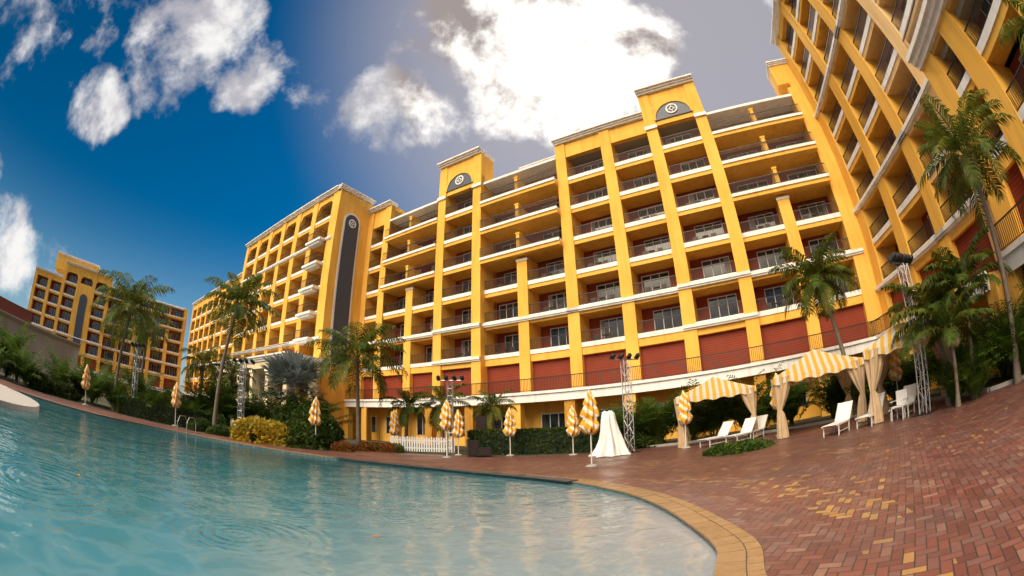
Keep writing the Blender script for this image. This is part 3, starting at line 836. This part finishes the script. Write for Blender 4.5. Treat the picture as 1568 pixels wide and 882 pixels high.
mb.out(e,{'white_frame':'pickets'})
for (x,y,w,h) in ((-2.3,23.3,.6,.9),(-1.7,23.0,.7,.5),(-2.0,25.5,.55,2.3)):
    e=empty('loudspeaker',(x,y,0),U(-.3,.3)); mb=MB(); fr=((0,0),(1,0))
    mb.box(fr,-w/2,w/2,-w/2,w/2,.05,h,M_BLK); mb.box(fr,-w/2+.05,w/2-.05,w/2,w/2+.02,.1,h-.05,M_GREY)
    mb.out(e,{'black_metal':'cabinet','rail_metal':'grille'})
M_MAR=plain('maroon_tile_roof',(.15,.035,.025),.7); M_TAUPE=stucco('taupe_wall',(.36,.31,.26),(.42,.37,.32))
e=empty('pool_bar_building'); mb=MB()
P0=Vector((-42,7));P1=Vector((-42.5,22)); t=(P1-P0).normalized(); fr=((P0.x,P0.y),(t.x,t.y))
mb.box(fr,-8,17,-6,0,0,4.6,M_TAUPE); cornice(mb,fr,-8,17,0,4.6,.35,.35,back=6,m=M_TAUPE)
mb.box(fr,-8,10,-5,-.6,4.95,6.1,M_MAR); mb.box(fr,-8,4,-5.2,-.4,6.1,6.3,M_WHT)
(ox,oy),(tx,ty)=fr; nx,ny=ty,-tx
def W(s,d,z): return (ox+tx*s+nx*d,oy+ty*s+ny*d,z)
V=[W(-9,-5.4,6.3),W(3.4,-5.4,6.3),W(3.4,-.2,6.3),W(-9,-.2,6.3),W(-6,-2.8,8.0),W(1,-2.8,8.0)]
new_obj('hip_roof',V,[(0,1,5,4),(1,2,5),(2,3,4,5),(3,0,4)],[M_CONC],parent=e)
mb.out(e,{'taupe_wall':'walls','white_trim':'cornice','maroon_tile_roof':'roof'})
e=empty('pool_handrail'); V=[];Fc=[]
for off in (0,.6):
    pts=[Vector((-17.2+off,16.9+off*.3,-.3)),Vector((-17.2+off,16.9+off*.3,.5)),Vector((-17.3+off,17.2+off*.3,.85)),Vector((-17.5+off,17.8+off*.3,.85)),Vector((-17.6+off,18.1+off*.3,.6)),Vector((-17.6+off,18.1+off*.3,0))]
    for p,q in zip(pts[:-1],pts[1:]):
        d=(q-p).normalized();u=d.orthogonal().normalized();v=d.cross(u);k=len(V)
        for c in (p,q):
            for i in range(8):
                an=2*math.pi*i/8; V.append(c+u*.022*math.cos(an)+v*.022*math.sin(an))
        for i in range(8): Fc.append((k+i,k+(i+1)%8,k+8+(i+1)%8,k+8+i))
new_obj('rails',V,Fc,[M_ALU],parent=e,smooth=True)
M_LF=plain('fallen_leaf',(.38,.14,.03),.6)
V=[];Fc=[]
for (x,y) in ((-1.9,5.6),(-6.8,3.9),(-9.5,9.0),(-4.0,9.5),(.2,7.8),(-12,6.0)):
    a=U(0,6.28); c=Vector((x,y,-.06)); u=Vector((math.cos(a),math.sin(a),.05))*.09; v=Vector((-math.sin(a),math.cos(a),.1))*.035
    k=len(V); V+=[c-u,c+v,c+u,c-v]; Fc.append((k,k+1,k+2,k+3))
new_obj('floating_leaves',V,Fc,[M_LF])

# ------------------------------------------------------------ world
SUN_AZ,SUN_EL=rad(8),rad(50)
w=bpy.data.worlds.new("World");sc.world=w;w.use_nodes=True
t=NT(w.node_tree); bg=t.n['Background']; ST=.12; bg.inputs['Strength'].default_value=ST
sky=t.new('ShaderNodeTexSky'); sky.sky_type='NISHITA'; sky.sun_disc=False
sky.sun_elevation=SUN_EL; sky.sun_rotation=SUN_AZ; sky.air_density=1.0; sky.dust_density=.4; sky.ozone_density=2.5
D=t.new('ShaderNodeTexCoord').outputs['Generated']
def dv(az,el): a,e=rad(az),rad(el); return (math.sin(a)*math.cos(e),math.cos(a)*math.cos(e),math.sin(e))
def blob(az,el,r0,r1,k=1.0):
    return t.mr(t.vm('DOT_PRODUCT',D,dv(az,el),out=1),math.cos(rad(r1)),math.cos(rad(r0)),0,k,smooth=True)
def mx(*a):
    r=a[0]
    for b in a[1:]: r=t.m('MAXIMUM',r,b)
    return r
hs=t.new('ShaderNodeHueSaturation'); hs.inputs['Saturation'].default_value=1.6; hs.inputs['Value'].default_value=.54
hs.inputs['Hue'].default_value=.494
t.l.new(sky.outputs[0],hs.inputs['Color'])
skyc=hs.outputs[0]
k=1/ST
glow=t.mr(t.vm('DOT_PRODUCT',D,dv(30,46),out=1),math.cos(rad(52)),math.cos(rad(12)),0,1,smooth=True)
skyc=t.mix(t.m('MULTIPLY',glow,.85),skyc,(.48*k,.45*k,.48*k))
low=t.mr(t.sep(D)[2],.0,.42,.45,0,smooth=True)
skyc=t.mix(low,skyc,(.40*k,.62*k,.74*k))
n1=t.noise(D,3.4,6,.62,.15)
mask=mx(blob(8,54,6,22),blob(2,46,3,12),blob(14,45,5,14),blob(22,52,4,13),blob(-12,43,2,10,.66),blob(-20,42,1,9,.74),blob(-62,42,3,13,.88),blob(-50,41,1,8,.82),blob(-86,36,3,15,.8),blob(-70,31,1,7,.78),blob(-76,12,1,8,.95),blob(-84,12,2,10,.95),blob(50,47,2,9,.6))
back_fill=t.mr(t.sep(D)[1],.1,-.5,0,.95,smooth=True)  # unseen cloud bank behind the camera, added to fill the facade with light
mask=mx(mask,back_fill)
den=t.m('ADD',t.m('MULTIPLY',mask,.66),t.m('MULTIPLY',t.m('SUBTRACT',n1,.5),2.2))
cov=t.mr(den,.26,.62,0,1,smooth=True)
sunny=t.mr(t.vm('DOT_PRODUCT',D,dv(10,50),out=1),math.cos(rad(24)),math.cos(rad(5)),0,1,smooth=True)
shade=t.noise(t.vm('ADD',D,(.05,0,.04)),5.5,6,.62,.15)
cc=t.mix(t.mr(shade,.38,.58,smooth=True),(.48*k,.47*k,.52*k),(.96*k,.94*k,.92*k))
s2=t.mr(t.m('ADD',shade,t.m('MULTIPLY',sunny,.15)),.48,.68,smooth=True)
cc=t.mix(t.mr(sunny,0,.25),cc,t.mix(s2,(.38*k,.32*k,.31*k),(1.4*k,1.34*k,1.25*k)))
key=t.mr(t.vm('DOT_PRODUCT',D,dv(-140,46),out=1),math.cos(rad(36)),math.cos(rad(12)),0,1,smooth=True)  # added hot patch in the rear clouds, works as a soft key light
cc=t.mix(back_fill,cc,t.mix(key,(.62*k,.66*k,.74*k),(14.5*k,12.2*k,9.0*k)))
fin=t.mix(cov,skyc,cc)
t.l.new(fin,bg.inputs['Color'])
sd=bpy.data.lights.new('sun','SUN'); sd.energy=2.0; sd.angle=rad(6); sd.color=(1,.93,.82)
so=bpy.data.objects.new('sun',sd); sc.collection.objects.link(so)
so.rotation_euler=(-Vector(dv(8,50))).to_track_quat('-Z','Y').to_euler()

# ------------------------------------------------------------ camera: 15 mm equisolid fisheye
P=(658.67,rad(18.851),rad(-1.397))
def dd(px,py):
    f,pi,ro=P
    u=px-784;v=441-py
    c,s=math.cos(ro),math.sin(ro)
    u,v=u*c-v*s,u*s+v*c
    r=math.hypot(u,v)+1e-9
    th=2*math.asin(r/2/f)
    a,b,w_=math.sin(th)*u/r,math.sin(th)*v/r,math.cos(th)
    return Vector((a,w_*math.cos(pi)-b*math.sin(pi),w_*math.sin(pi)+b*math.cos(pi)))
cd=bpy.data.cameras.new("camera");cam=bpy.data.objects.new("camera",cd);sc.collection.objects.link(cam);sc.camera=cam
fw=dd(784,441); rt=(dd(790,441)-dd(778,441)).normalized(); up=rt.cross(fw)
Mx=Matrix((rt,up,-fw)).transposed().to_4x4(); Mx.translation=(0,0,1.5); cam.matrix_world=Mx
cd.type='PANO'; cd.lens=15.1*.82
cd.sensor_width=10.5*1568/658.67
cd.clip_start=.05; cd.clip_end=4000
